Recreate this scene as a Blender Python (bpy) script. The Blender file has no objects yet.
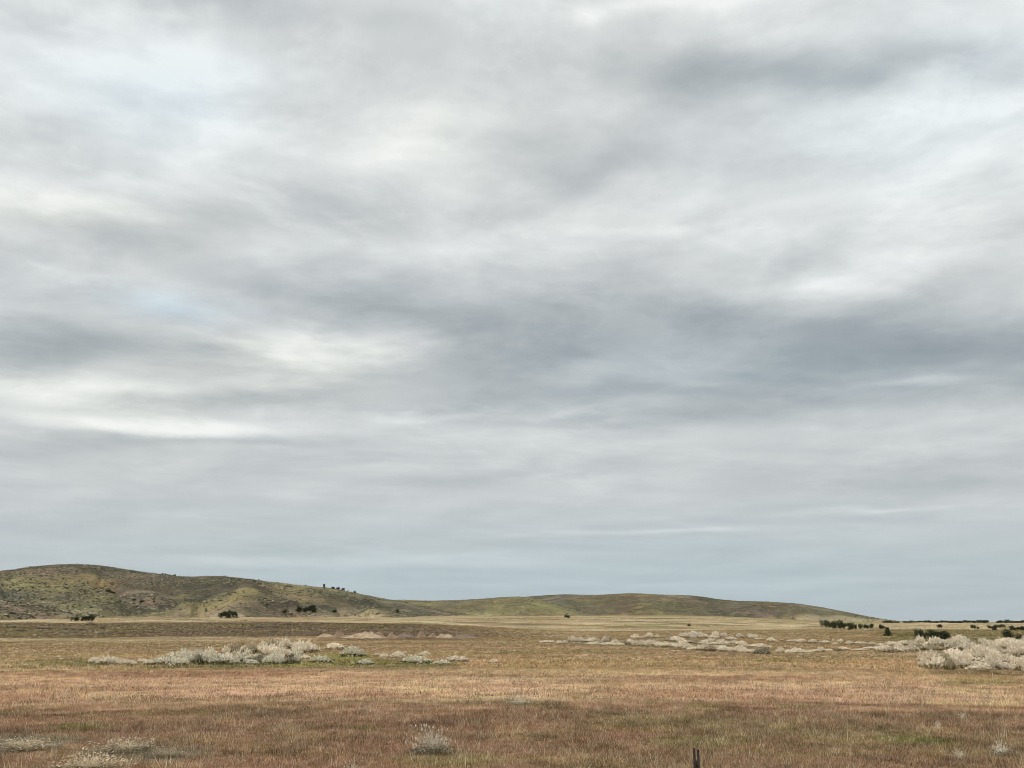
import bpy, math, random
import numpy as np
from mathutils import Vector

random.seed(11)
rng = np.random.default_rng(11)
scene = bpy.context.scene
COL = scene.collection

# ------------------------------------------------------------------ camera
F = 1100.0
PITCH = math.atan((622.5 - 384.0) / F)
EYE = 3.0
CP, SP = math.cos(PITCH), math.sin(PITCH)
K = math.hypot(F, 238.5)                       # pixels per unit of tan(azimuth) at the horizon

cam_d = bpy.data.cameras.new('camera')
cam = bpy.data.objects.new('camera', cam_d)
COL.objects.link(cam)
cam.location = (0, 0, EYE)
cam.rotation_euler = (math.pi / 2 + PITCH, 0, 0)
cam_d.sensor_width = 36.0
cam_d.lens = 36.0 * F / 1024.0
cam_d.clip_start = 0.1
cam_d.clip_end = 80000
scene.camera = cam


def ray(px, py):
    """direction of the line of sight through a point of the photograph"""
    x = (px - 512) / F
    y = (384 - py) / F
    d = np.array([x, CP - y * SP, SP + y * CP])
    return d / np.linalg.norm(d)


# ------------------------------------------------------------------ noise
def _hash(ix, iy, seed):
    h = (ix.astype(np.int64) * 374761393 + iy.astype(np.int64) * 668265263 + seed * 974634777) & 0xFFFFFFFF
    h = ((h ^ (h >> 13)) * 1274126177) & 0xFFFFFFFF
    h = h ^ (h >> 16)
    return (h & 0xFFFFFF) / float(0xFFFFFF)


def vnoise(x, y, seed=0):
    x = np.asarray(x, float); y = np.asarray(y, float)
    ix = np.floor(x); iy = np.floor(y)
    fx = x - ix; fy = y - iy
    fx = fx * fx * fx * (fx * (fx * 6 - 15) + 10); fy = fy * fy * fy * (fy * (fy * 6 - 15) + 10)
    a = _hash(ix, iy, seed); b = _hash(ix + 1, iy, seed)
    c = _hash(ix, iy + 1, seed); d = _hash(ix + 1, iy + 1, seed)
    return (a * (1 - fx) + b * fx) * (1 - fy) + (c * (1 - fx) + d * fx) * fy


def fbm(x, y, seed=0, octv=4, gain=0.5):
    s = 0; a = 1; t = 0
    for k in range(octv):
        s = s + a * vnoise(x * 2 ** k + 17.3 * k, y * 2 ** k - 9.1 * k, seed + k)
        t += a; a *= gain
    return s / t


def sstep(a, b, x):
    t = np.clip((x - a) / (b - a), 0, 1)
    return t * t * (3 - 2 * t)


def smooth_interp(x, xs, ys, n=5):
    """linear interpolation, softened"""
    s = 0
    w = 0.10
    for k in np.linspace(-1, 1, n):
        s = s + np.interp(x + k * w, xs, ys)
    return s / n


# ------------------------------------------------------------------ terrain
DR = np.log([1, 10, 22, 45, 70, 115, 200, 300, 400, 600, 1000, 2000, 3000, 4000, 60000])
DV = [2.9, 2.9, 2.9, 3.2, 3.7, 4.5, 5.5, 6.0, 6.0, 5.9, 5.7, 3.4, 0.6, 0.5, 0.5]
SWR = np.log([1, 430, 520, 620, 700, 800, 950, 1300, 2000, 60000])
SWV = [0, 0, 2.0, 4.3, 5.2, 5.2, 4.6, 2.6, 0, 0]
FR = np.log([1, 850, 1300, 1700, 2500, 4500, 60000])
FV = [0, 0, 6.0, 11.0, 17.0, 17.0, 0]


def polar(x, y):
    r = np.hypot(x, y)
    az = np.arctan2(x, y)
    u = 512 + K * np.tan(np.clip(az, -1.2, 1.2))
    return np.maximum(r, 1.0), az, u


def ground_z(x, y):
    x = np.asarray(x, float); y = np.asarray(y, float)
    r, az, u = polar(x, y)
    lr = np.log(r)
    d = smooth_interp(lr, DR, DV)
    wob = 40 * (vnoise(x / 160, y / 160, 5) - 0.5)
    a1 = 1 - sstep(370, 600, u + wob)
    a2 = 1 - sstep(660, 900, u)
    s = smooth_interp(lr, SWR, SWV, 5) * a1 + smooth_interp(lr, FR, FV, 5) * a2
    z = EYE - d + s
    z = z + 0.10 * (fbm(x / 3.0, y / 3.0, 1, 3) - 0.5) * sstep(4, 20, r)
    z = z + (fbm(x / 28, y / 28, 2, 3) - 0.5) * 0.9 * sstep(90, 260, r)
    z = z + (fbm(x / 120, y / 120, 3, 3) - 0.5) * 3.4 * sstep(300, 800, r)
    return z


class Hill:
    def __init__(self, name, label, px, py, r_front, r_crest, seed, u0, u1, gully):
        self.name, self.label = name, label
        self.px, self.py = np.array(px, float), np.array(py, float)
        self.rf, self.rc, self.seed = r_front, r_crest, seed
        self.u0, self.u1, self.g = u0, u1, gully

    def z(self, x, y):
        r, az, u = polar(x, y)
        rc = self.rc * (1 + 0.10 * (vnoise(u / 90, u * 0 + 3.3, self.seed) - 0.5))
        rf = self.rf * (1 + 0.16 * (vnoise(u / 60, u * 0 + 8.1, self.seed + 3) - 0.5))
        yy = smooth_interp(u / 100, self.px / 100, self.py)
        e = (622.5 - yy) / 1151.0 / 1.0
        top = EYE + e * rc / np.maximum(np.cos(az), 0.4) * np.cos(az)
        base = -14.0
        t = (r - rf) / (rc - rf)
        tb = (rc * 1.7 - r) / (rc * 0.7)
        p = np.where(t < 1, np.clip(t, 0, 1), np.clip(tb, 0, 1))
        # foot that flattens out, rounded shoulder
        s = np.where(t < 1, 0.45 * p + 0.55 * (p * p * (3 - 2 * p)), p * p * (3 - 2 * p))
        h = base + (top - base) * s
        # gullies run down the slope: ridged noise, strongest half way up, none at the crest
        g = sstep(0.12, 0.88, fbm(u / 42 + 1.1 * vnoise(u / 30, r / 420, self.seed + 9), r / 1500, self.seed + 5, 3))
        g2 = fbm(x / 190, y / 230, self.seed + 7, 5, 0.55) - 0.5
        g3 = fbm(x / 45, y / 45, self.seed + 8, 3) - 0.5
        amp = np.clip((top - base) / 90.0, 0, 1.3)
        mid = np.where(t < 1, 4 * p * (1 - p) * (1 - 0.92 * p) * 1.35, 0.0)
        h = h + amp * mid * (self.g * 1.5 * (g - 0.5) + self.g * 2.0 * g2) + amp * (mid * 0.9 + 0.06) * g3 * 6.0
        return h


HILLS = [
    Hill('hill', 'tall olive sagebrush hill with two rounded summits at the left',
         [-700, -400, -200, -100, 0, 25, 50, 75, 100, 125, 150, 170, 185, 200, 215, 235, 256, 300, 330, 350, 370, 390, 420, 445, 480, 520, 700],
         [622, 606, 592, 584, 575.5, 571, 568.6, 567.6, 569, 572.5, 575, 578, 579, 577.5, 577, 578.6, 581, 586, 588.5, 592, 596.5, 600, 606, 611, 616, 620, 624],
         1250, 2500, 21, -900, 640, 26),
    Hill('hill', 'low green spur of hill with a pale crest in the middle distance',
         [200, 300, 380, 400, 425, 460, 490, 512, 530, 545, 560, 575, 600, 640, 700],
         [617, 607, 600.5, 599.7, 600.7, 600.2, 598, 596.3, 597, 601, 606, 610, 616, 620.5, 624],
         2200, 3000, 41, 150, 720, 22),
    Hill('hill', 'long brown green hill tapering down to the plain at the right',
         [300, 420, 480, 535, 560, 580, 600, 620, 637, 655, 680, 700, 720, 740, 768, 800, 830, 860, 880, 905, 940, 1000],
         [615, 604, 599, 596, 594, 594.5, 595, 593.5, 593, 594.5, 595, 596.3, 599.8, 601.5, 602, 604.2, 609, 615, 618.8, 622, 625, 628],
         2800, 3800, 61, 280, 1010, 24),
    Hill('hill', 'small dark olive foothill at the left edge below the tall hill',
         [-300, -100, -40, 0, 25, 45, 60, 80, 120],
         [603, 600, 600.5, 602.5, 605, 609, 612, 616, 624],
         1060, 1300, 81, -400, 130, 7),
]


def total_z(x, y):
    z = ground_z(x, y)
    for h in HILLS:
        r, az, u = polar(x, y)
        hz = np.where((u > h.u0) & (u < h.u1) & (r > h.rf * 0.85), h.z(x, y), -50)
        z = np.maximum(z, hz)
    return z


RS = np.exp(np.linspace(math.log(5), math.log(9000), 3600))


def at(px, py, zf=None):
    """where the line of sight through a point of the photograph meets the land"""
    d = ray(px, py)
    dh = math.hypot(d[0], d[1])
    x = d[0] / dh * RS; y = d[1] / dh * RS; z = EYE + d[2] / dh * RS
    g = (zf or total_z)(x, y)
    hit = np.nonzero(g >= z)[0]
    k = hit[0] if len(hit) else len(RS) - 1
    return x[k], y[k], float(g[k])


def at_r(px, r):
    """a spot on the land at a given distance, in the direction of a photograph column"""
    t = (px - 512) / K
    az = math.atan(t)
    x, y = r * math.sin(az), r * math.cos(az)
    return x, y, float(total_z(np.array([x]), np.array([y]))[0])


def px_m(p):
    """metres per photograph pixel at a spot"""
    return math.hypot(p[0], p[1]) / 1125.0


# ------------------------------------------------------------------ mesh helpers
def np_mesh(name, v, f, col=None):
    v = np.asarray(v, np.float32); f = np.asarray(f, np.int32)
    k = f.shape[1]
    m = bpy.data.meshes.new(name)
    m.vertices.add(len(v)); m.vertices.foreach_set('co', v.ravel())
    m.loops.add(f.size); m.loops.foreach_set('vertex_index', f.ravel())
    m.polygons.add(len(f))
    m.polygons.foreach_set('loop_start', np.arange(0, f.size, k, dtype=np.int32))
    m.polygons.foreach_set('loop_total', np.full(len(f), k, np.int32))
    m.update(calc_edges=True)
    if col is not None:
        a = m.color_attributes.new('Col', 'FLOAT_COLOR', 'POINT')
        c = np.ones((len(v), 4), np.float32); c[:, :3] = col
        a.data.foreach_set('color', c.ravel())
    return m


def link(name, mesh, mat=None, parent=None, loc=None):
    o = bpy.data.objects.new(name, mesh)
    COL.objects.link(o)
    if mat is not None and not mesh.materials:
        mesh.materials.append(mat)
    if parent is not None:
        o.parent = parent
    if loc is not None:
        o.location = loc
    return o


def tag(o, label=None, cat=None, group=None, kind=None):
    if label: o['label'] = label
    if cat: o['category'] = cat
    if group: o['group'] = group
    if kind: o['kind'] = kind
    return o


def smooth(m):
    m.polygons.foreach_set('use_smooth', np.ones(len(m.polygons), bool))


# ------------------------------------------------------------------ materials
def new_mat(name):
    m = bpy.data.materials.new(name)
    m.use_nodes = True
    nt = m.node_tree
    nt.nodes.clear()
    return m, nt


def N(nt, t, **kw):
    n = nt.nodes.new(t)
    for k, v in kw.items():
        setattr(n, k, v)
    return n


def math_n(nt, op, a, b=None, c=None, clamp=False):
    n = nt.nodes.new('ShaderNodeMath'); n.operation = op; n.use_clamp = clamp
    for i, s in enumerate((a, b, c)):
        if s is None: continue
        if isinstance(s, (int, float)): n.inputs[i].default_value = s
        else: nt.links.new(s, n.inputs[i])
    return n.outputs[0]


def noise_n(nt, vec, scale, detail=5, rough=0.55, dist=0.0):
    n = nt.nodes.new('ShaderNodeTexNoise')
    n.inputs['Scale'].default_value = scale
    n.inputs['Detail'].default_value = detail
    n.inputs['Roughness'].default_value = rough
    n.inputs['Distortion'].default_value = dist
    nt.links.new(vec, n.inputs['Vector'])
    return n


def land_material(name, scales, amp, bump_scale, bump):
    """vegetation map from the mesh, broken up with noise of several sizes"""
    m, nt = new_mat(name)
    out = N(nt, 'ShaderNodeOutputMaterial'); b = N(nt, 'ShaderNodeBsdfPrincipled')
    b.inputs['Roughness'].default_value = 0.95
    b.inputs['Specular IOR Level'].default_value = 0.1
    nt.links.new(b.outputs[0], out.inputs[0])
    geo = N(nt, 'ShaderNodeNewGeometry')
    at_ = N(nt, 'ShaderNodeVertexColor', layer_name='Col')
    fac = None
    for s, a in zip(scales, amp):
        n = noise_n(nt, geo.outputs['Position'], s, 4, 0.6)
        v = math_n(nt, 'SUBTRACT', n.outputs['Fac'], 0.5)
        v = math_n(nt, 'MULTIPLY', v, a * 2)
        fac = v if fac is None else math_n(nt, 'ADD', fac, v)
    val = math_n(nt, 'ADD', fac, 1.0)
    val = math_n(nt, 'MAXIMUM', val, 0.25)
    hs = N(nt, 'ShaderNodeVectorMath', operation='SCALE')
    nt.links.new(at_.outputs['Color'], hs.inputs[0]); nt.links.new(val, hs.inputs['Scale'])
    # drift of hue: redder dry grass against greener patches
    n2 = noise_n(nt, geo.outputs['Position'], scales[0] * 0.6, 5, 0.6)
    r = N(nt, 'ShaderNodeValToRGB')
    r.color_ramp.elements[0].position = 0.32; r.color_ramp.elements[0].color = (1.12, 0.94, 0.90, 1)
    r.color_ramp.elements[1].position = 0.68; r.color_ramp.elements[1].color = (0.90, 1.03, 0.88, 1)
    nt.links.new(n2.outputs['Fac'], r.inputs[0])
    mu = N(nt, 'ShaderNodeVectorMath', operation='MULTIPLY')
    nt.links.new(hs.outputs[0], mu.inputs[0]); nt.links.new(r.outputs[0], mu.inputs[1])
    nt.links.new(mu.outputs[0], b.inputs['Base Color'])
    nb = noise_n(nt, geo.outputs['Position'], bump_scale, 6, 0.65)
    bp = N(nt, 'ShaderNodeBump'); bp.inputs['Strength'].default_value = 1.0
    bp.inputs['Distance'].default_value = bump
    nt.links.new(nb.outputs['Fac'], bp.inputs['Height'])
    nt.links.new(bp.outputs[0], b.inputs['Normal'])
    return m


def leaf_material(name, color=None, vary=0.25, trans=0.3, noise_scale=1.5):
    """thin plant matter: diffuse with some light coming through; colour from the mesh or one base colour with variation"""
    m, nt = new_mat(name)
    out = N(nt, 'ShaderNodeOutputMaterial')
    d = N(nt, 'ShaderNodeBsdfDiffuse'); t = N(nt, 'ShaderNodeBsdfTranslucent')
    mix = N(nt, 'ShaderNodeMixShader'); mix.inputs[0].default_value = trans
    geo = N(nt, 'ShaderNodeNewGeometry')
    if color is None:
        src = N(nt, 'ShaderNodeVertexColor', layer_name='Col').outputs['Color']
    else:
        rgb = N(nt, 'ShaderNodeRGB'); rgb.outputs[0].default_value = (*color, 1); src = rgb.outputs[0]
    oi = N(nt, 'ShaderNodeObjectInfo')
    n = noise_n(nt, geo.outputs['Position'], noise_scale, 3, 0.6)
    v = math_n(nt, 'MULTIPLY_ADD', n.outputs['Fac'], vary * 2, 1 - vary * 1.35)
    v = math_n(nt, 'MULTIPLY_ADD', oi.outputs['Random'], vary * 1.6, v)
    v = math_n(nt, 'SUBTRACT', v, vary * 0.5)
    s = N(nt, 'ShaderNodeVectorMath', operation='SCALE')
    nt.links.new(src, s.inputs[0]); nt.links.new(v, s.inputs['Scale'])
    nt.links.new(s.outputs[0], d.inputs[0]); nt.links.new(s.outputs[0], t.inputs[0])
    nt.links.new(d.outputs[0], mix.inputs[1]); nt.links.new(t.outputs[0], mix.inputs[2])
    nt.links.new(mix.outputs[0], out.inputs[0])
    return m


def plain_material(name, c1, c2, scale, rough=0.9, metallic=0.0, bump=0.0):
    m, nt = new_mat(name)
    out = N(nt, 'ShaderNodeOutputMaterial'); b = N(nt, 'ShaderNodeBsdfPrincipled')
    b.inputs['Roughness'].default_value = rough; b.inputs['Metallic'].default_value = metallic
    nt.links.new(b.outputs[0], out.inputs[0])
    tc = N(nt, 'ShaderNodeTexCoord')
    n = noise_n(nt, tc.outputs['Object'], scale, 6, 0.65)
    r = N(nt, 'ShaderNodeValToRGB')
    r.color_ramp.elements[0].position = 0.35; r.color_ramp.elements[0].color = (*c1, 1)
    r.color_ramp.elements[1].position = 0.65; r.color_ramp.elements[1].color = (*c2, 1)
    nt.links.new(n.outputs['Fac'], r.inputs[0]); nt.links.new(r.outputs[0], b.inputs['Base Color'])
    if bump:
        bp = N(nt, 'ShaderNodeBump'); bp.inputs['Distance'].default_value = bump
        nt.links.new(n.outputs['Fac'], bp.inputs['Height']); nt.links.new(bp.outputs[0], b.inputs['Normal'])
    return m


# ------------------------------------------------------------------ vegetation map
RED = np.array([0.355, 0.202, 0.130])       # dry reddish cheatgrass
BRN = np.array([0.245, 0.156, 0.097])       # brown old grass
PNK = np.array([0.54, 0.365, 0.255])
STR = np.array([0.62, 0.475, 0.29])        # straw
PALE = np.array([0.70, 0.59, 0.41])
GLD = np.array([0.43, 0.30, 0.150])
OLV = np.array([0.26, 0.215, 0.095])
GRN = np.array([0.155, 0.15, 0.045])
SAGE = np.array([0.21, 0.205, 0.145])
DRK = np.array([0.185, 0.130, 0.088])

PATCH = []   # small patches of other growth, some painting contact shade under thickets: azimuth, log distance, radii, colour, strength


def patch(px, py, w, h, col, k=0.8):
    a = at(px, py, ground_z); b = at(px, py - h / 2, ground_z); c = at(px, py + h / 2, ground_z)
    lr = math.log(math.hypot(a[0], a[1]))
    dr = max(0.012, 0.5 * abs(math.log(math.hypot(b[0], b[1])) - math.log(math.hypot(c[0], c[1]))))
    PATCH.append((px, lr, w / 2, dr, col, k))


for a in [(90, 726, 60, 7, GRN, .7), (370, 729, 26, 4, GRN, .8), (690, 742, 100, 13, OLV * .75, .8),
          (905, 740, 80, 9, GRN * .9, .8), (450, 760, 130, 18, OLV * .8, .7), (530, 705, 50, 5, GRN, .8),
          (790, 707, 50, 6, OLV, .6), (30, 741, 110, 16, SAGE * .9, .7), (150, 752, 130, 18, SAGE, .55),
          (75, 662, 110, 9, OLV, .9), (35, 667, 60, 5, OLV, .8), (390, 664, 160, 9, GRN * 1.1, .75),
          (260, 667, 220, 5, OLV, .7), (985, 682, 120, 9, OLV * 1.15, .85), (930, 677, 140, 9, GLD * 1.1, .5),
          (700, 708, 70, 7, OLV * 1.2, .6), (600, 663, 260, 12, GLD * 0.9, .6), (640, 673, 500, 7, STR, .6),
          (200, 681, 500, 6, PNK * 1.1, .5), (500, 679, 180, 5, PALE, .45), (960, 703, 110, 7, STR, .6),
          (330, 702, 700, 4, STR * .9, .5), (150, 700, 330, 5, BRN * 1.15, .6), (840, 696, 300, 5, PNK, .5),
          (420, 655, 120, 6, GLD, .5), (150, 640, 560, 5, PALE, .4), (225, 666, 190, 5, GRN * .9, .7), (985, 673.5, 150, 5, OLV * .7, .7), (350, 661, 90, 8, GRN * 1.2, .6), (720, 655, 120, 3, OLV * .8, .5),  # green and olive strips at thicket bases: growth plus painted contact shade
          (345, 657, 75, 7, np.array([.26, .26, .065]), .85), (300, 663, 60, 5, np.array([.24, .24, .065]), .7), (390, 639.5, 160, 5, np.array([.24, .16, .10]), .8), (700, 641, 60, 4, OLV * 1.1, .6)]:
    patch(*a)


def mixc(a, b, t):
    return a * (1 - t)[:, None] + b * t[:, None]


def veg(x, y, fine=True):
    """colour of what grows at a spot, with some shade painted in"""
    r, az, u = polar(x, y)
    lr = np.log(r)
    n1 = fbm(x / 9, y / 9, 31, 4) - 0.5
    n2 = fbm(u / 130, lr * 9, 32, 4) - 0.5         # drifts that follow the contour of the land
    n3 = fbm(u / 60, lr * 34, 33, 4) - 0.5
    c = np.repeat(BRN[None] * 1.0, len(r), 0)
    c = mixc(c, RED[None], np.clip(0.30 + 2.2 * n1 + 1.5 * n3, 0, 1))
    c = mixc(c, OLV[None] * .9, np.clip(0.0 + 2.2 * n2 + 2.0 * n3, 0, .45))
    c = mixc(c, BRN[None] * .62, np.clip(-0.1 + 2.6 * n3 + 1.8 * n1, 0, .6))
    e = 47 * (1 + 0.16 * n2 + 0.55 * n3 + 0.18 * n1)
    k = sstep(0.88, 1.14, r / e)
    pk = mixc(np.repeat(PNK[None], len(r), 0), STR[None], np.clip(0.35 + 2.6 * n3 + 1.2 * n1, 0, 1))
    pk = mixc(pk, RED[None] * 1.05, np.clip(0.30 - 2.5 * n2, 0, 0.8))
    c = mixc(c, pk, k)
    k = sstep(100, 118, r * (1 + 0.12 * n2))
    gd = mixc(np.repeat(GLD[None], len(r), 0), OLV[None], np.clip(0.25 + 2.2 * n2, 0, 1))
    gd = mixc(gd, PNK[None] * 0.95, np.clip(0.25 + 2.4 * n3, 0, .8))
    c = mixc(c, gd, k)
    k = sstep(200, 340, r * (1 + 0.2 * n2))
    far = mixc(np.repeat(STR[None] * 0.72, len(r), 0), GLD[None] * 0.95, np.clip(0.62 + 2.8 * n3, 0, 1))
    far = mixc(far, OLV[None] * 1.1, np.clip(-0.1 + 2.6 * n2, 0, .8))
    c = mixc(c, far, k)
    # right-hand golden plain, olive strip, straw beyond
    rt = sstep(860, 900, u)
    k = rt * sstep(380, 420, r) * (1 - sstep(760, 900, r * (1 + 0.3 * n2)))
    c = mixc(c, OLV[None] * 1.0 + n3[:, None] * 0.1, k)
    # dark scrub on the long low rise
    a1 = 1 - sstep(400, 592, u + 60 * n2 + (np.clip(r, 400, 700) - 550) * 0.15)
    k = a1 * sstep(428, 455, r * (1 + 0.05 * n1)) * (1 - sstep(690, 790, r))
    sc = mixc(np.repeat(DRK[None], len(r), 0), OLV[None] * 0.8, np.clip(0.3 + 2.5 * n3 + 0.3 * np.clip((300 - u) / 300, -1, 1), 0, 1))
    c = mixc(c, sc, np.clip(k, 0, 1))
    # pale straw behind the rise and far plain
    k = sstep(760, 860, r) * np.clip(0.9 + 1.2 * n3, 0, 1)
    n4 = fbm(u / 90, lr * 60, 36, 4) - 0.5
    fp = mixc(np.repeat(PALE[None] * 0.98, len(r), 0), GLD[None], np.clip(0.32 + 4.0 * n4, 0, .95))
    fp = mixc(fp, OLV[None] * 0.9, np.clip(0.16 + 4.6 * n3, 0, .9))
    fp = mixc(fp, DRK[None], np.clip(-0.35 + 4.0 * n2, 0, .7))
    c = mixc(c, fp, k)
    k = sstep(1500, 2300, r) * (1 - sstep(850, 900, u))
    c = mixc(c, OLV[None] * 1.2, k * 0.8)
    if fine:
        wu = 14 * (fbm(x / 2.5, y / 2.5, 35, 3) - 0.5) * np.clip(30 / r, 0.15, 2)
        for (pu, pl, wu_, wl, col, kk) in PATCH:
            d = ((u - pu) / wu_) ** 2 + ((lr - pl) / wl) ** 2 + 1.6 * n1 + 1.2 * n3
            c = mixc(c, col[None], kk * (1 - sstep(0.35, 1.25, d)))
    c = c * (1 - 0.27 * sstep(130, 330, r))[:, None] * np.array([[1.0, 0.985, 0.96]])  # distant colours darkened, standing in for missing grass self-shadow
    return np.clip(c, 0.02, 0.8)


# ------------------------------------------------------------------ the ground: one sheet to the horizon
def grid_faces(nr, na, wrap=False):
    i = np.arange(nr - 1)[:, None]; j = np.arange(na - 1 if not wrap else na)[None]
    jn = (j + 1) % na
    a = i * na + j; b = i * na + jn; c = (i + 1) * na + jn; d = (i + 1) * na + j
    return np.stack([a + 0 * b, d, c, b], -1).reshape(-1, 4)


azs = np.concatenate([np.linspace(-math.pi, -0.72, 60, endpoint=False), np.linspace(-0.72, 0.72, 900), np.linspace(0.72, math.pi, 61)[1:-1]])
rsg = np.exp(np.concatenate([np.linspace(math.log(0.02), math.log(12), 36, endpoint=False),
                             np.linspace(math.log(12), math.log(4200), 430, endpoint=False),
                             np.linspace(math.log(4200), math.log(60000), 30)]))
R, A = np.meshgrid(rsg, azs, indexing='ij')
X = (R * np.sin(A)).ravel(); Y = (R * np.cos(A)).ravel()
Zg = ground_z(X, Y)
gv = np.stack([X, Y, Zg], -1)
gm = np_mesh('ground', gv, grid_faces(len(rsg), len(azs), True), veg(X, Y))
smooth(gm)
LAND = land_material('prairie_soil', [0.03, 0.30, 2.2, 9.0], [0.30, 0.40, 0.45, 0.40], 3.0, 0.12)
ground = link('ground', gm, LAND)
tag(ground, kind='structure')

# ------------------------------------------------------------------ hills
HOLV = np.array([0.152, 0.130, 0.082])
HDRK = np.array([0.070, 0.065, 0.048])
HGRN = np.array([0.270, 0.232, 0.112])
HTAN = np.array([0.28, 0.215, 0.155])
HSAG = np.array([0.150, 0.139, 0.112])


def hill_col(h, x, y, z):
    r, az, u = polar(x, y)
    lr = np.log(r)
    n1 = fbm(u / 75, lr * 5, h.seed + 50, 5) - 0.5
    n2 = fbm(x / 40, y / 40, h.seed + 51, 4, 0.6) - 0.5
    n3 = fbm(u / 45, lr * 14, h.seed + 52, 5, 0.55) - 0.5
    c = np.repeat(HOLV[None], len(r), 0)
    dk = {21: 0.42, 41: 0.05, 61: 0.70, 81: 0.75}[h.seed]
    gr = {21: 0.06, 41: 0.6, 61: -0.10, 81: -0.1}[h.seed]
    gr = gr + (0.35 * np.exp(-((u - 225) / 60) ** 2) if h.seed == 21 else 0)
    if h.seed == 61: n1 = n1 * 0.45
    c = mixc(c, HDRK[None], np.clip(dk + 2.6 * n1 + 2.0 * n2, 0, 1))
    c = mixc(c, HGRN[None], np.clip(gr - 3.0 * n1 + 2.0 * n2, 0, .9))
    c = mixc(c, HSAG[None], np.clip(0.05 + 3.0 * n3, 0, .8))
    c = mixc(c, HTAN[None], np.clip(-0.55 + 4.0 * n3 + 2.4 * n2, 0, .7))
    foot = 1 - sstep(-6, 22, z - 4 + 40 * n3)
    c = mixc(c, mixc(np.repeat(PALE[None] * .7, len(r), 0), HGRN[None] * 1.05, np.clip(0.55 + 4 * n3, 0, 1)), foot * 0.6)
    return np.clip(c, 0.02, 0.7)


HILLMAT = land_material('hillside', [0.008, 0.035, 0.13, 0.45], [0.20, 0.42, 0.75, 0.70], 0.22, 2.2)
for h in HILLS:
    us = np.linspace(h.u0, h.u1, max(120, int((h.u1 - h.u0) / 1.7)))
    a_ = np.arctan((us - 512) / K)
    r_ = np.concatenate([np.linspace(h.rf * 0.86, h.rc * 1.06, 210), np.linspace(h.rc * 1.08, h.rc * 1.75, 24)])
    R, A = np.meshgrid(r_, a_, indexing='ij')
    X = (R * np.sin(A)).ravel(); Y = (R * np.cos(A)).ravel()
    Z = h.z(X, Y)
    hm = np_mesh('hill', np.stack([X, Y, Z], -1), grid_faces(len(r_), len(a_)), hill_col(h, X, Y, Z))
    smooth(hm)
    tag(link('hill', hm, HILLMAT), h.label, kind='structure')

# ------------------------------------------------------------------ grass of the near field (nobody could count it)
GRASS = leaf_material('dry_grass_blades', None, 0.22, 0.25, 0.8)


def scatter(r0, r1, n, amax=0.56):
    r = np.sqrt(rng.uniform(r0 * r0, r1 * r1, n)); a = rng.uniform(-amax, amax, n)
    return r * np.sin(a), r * np.cos(a)


def blades(x, y, z, nb, h, w, spread, col, lean=0.9, tipk=1.0):
    """nb tapered blades for each tuft; arrays h, w per tuft; returns verts, tris, colours"""
    n = len(x)
    th = rng.uniform(0, 2 * math.pi, (n, nb)); le = rng.uniform(0.05, lean, (n, nb)) * h[:, None]
    bx = x[:, None] + rng.normal(0, 1, (n, nb)) * spread[:, None]; by = y[:, None] + rng.normal(0, 1, (n, nb)) * spread[:, None]
    hh = h[:, None] * rng.uniform(0.5, 1.1, (n, nb))
    ph = rng.uniform(0, math.pi, (n, nb)); ww = w[:, None] * rng.uniform(0.6, 1.3, (n, nb)) * 0.5
    dx, dy = np.cos(ph) * ww, np.sin(ph) * ww
    lx, ly = np.cos(th) * le, np.sin(th) * le
    zb = z[:, None] - 0.03
    one = np.ones_like(bx)
    v0 = np.stack([bx - dx, by - dy, zb * one], -1); v1 = np.stack([bx + dx, by + dy, zb * one], -1)
    v2 = np.stack([bx + lx, by + ly, zb + hh], -1)
    v = np.stack([v0, v1, v2], 2).reshape(-1, 3)
    f = np.arange(len(v)).reshape(-1, 3)
    c = np.repeat(col[:, None, :], nb, 1) * rng.uniform(0.75, 1.3, (n, nb, 1))
    c = np.repeat(c[:, :, None, :], 3, 2)
    c[:, :, 2] *= tipk
    return v, f, c.reshape(-1, 3)


def grass_field(name, bands, colour=None, thin=None, **kw):
    V, Fc, C = [], [], []; off = 0
    for (r0, r1, n, nb, h, w, sp) in bands:
        x, y = scatter(r0, r1, n)
        if thin is not None:
            k = rng.uniform(0, 1, len(x)) < thin(x, y); x, y = x[k], y[k]
        z = ground_z(x, y)
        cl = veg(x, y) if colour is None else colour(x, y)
        # straw-coloured and dark single tufts among the rest
        q = rng.uniform(0, 1, len(x)) * np.where(np.hypot(x, y) > 330, 0.55, 1) + np.where(np.hypot(x, y) > 330, .13, 0)
        cl = np.where((q < 0.16)[:, None], cl * 0.4 + PALE[None] * 0.7, cl)
        cl = np.where((q > 0.80)[:, None], cl * np.array([[0.42, 0.46, 0.42]]), cl)
        hh = h * rng.uniform(0.45, 1.4, len(x)) * (0.55 + 0.9 * fbm(x / 1.7, y / 1.7, 77, 3))
        tuft = fbm(x / 0.9, y / 1.6, 78, 3) - 0.5
        cl = cl * (1 + 1.3 * tuft)[:, None] * np.stack([1 + 0 * tuft, 1 + 0.10 * (vnoise(x / .7, y / .7, 79) - .5), 1 + 0.22 * (vnoise(x / .8, y / .8, 80) - .5)], -1)
        v, f, c = blades(x, y, z, nb, hh, np.full(len(x), w), np.full(len(x), sp), cl, **kw)
        V.append(v); Fc.append(f + off); C.append(c); off += len(v)
    m = np_mesh(name, np.concatenate(V), np.concatenate(Fc), np.concatenate(C))
    return tag(link(name, m, GRASS), kind='stuff')


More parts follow.
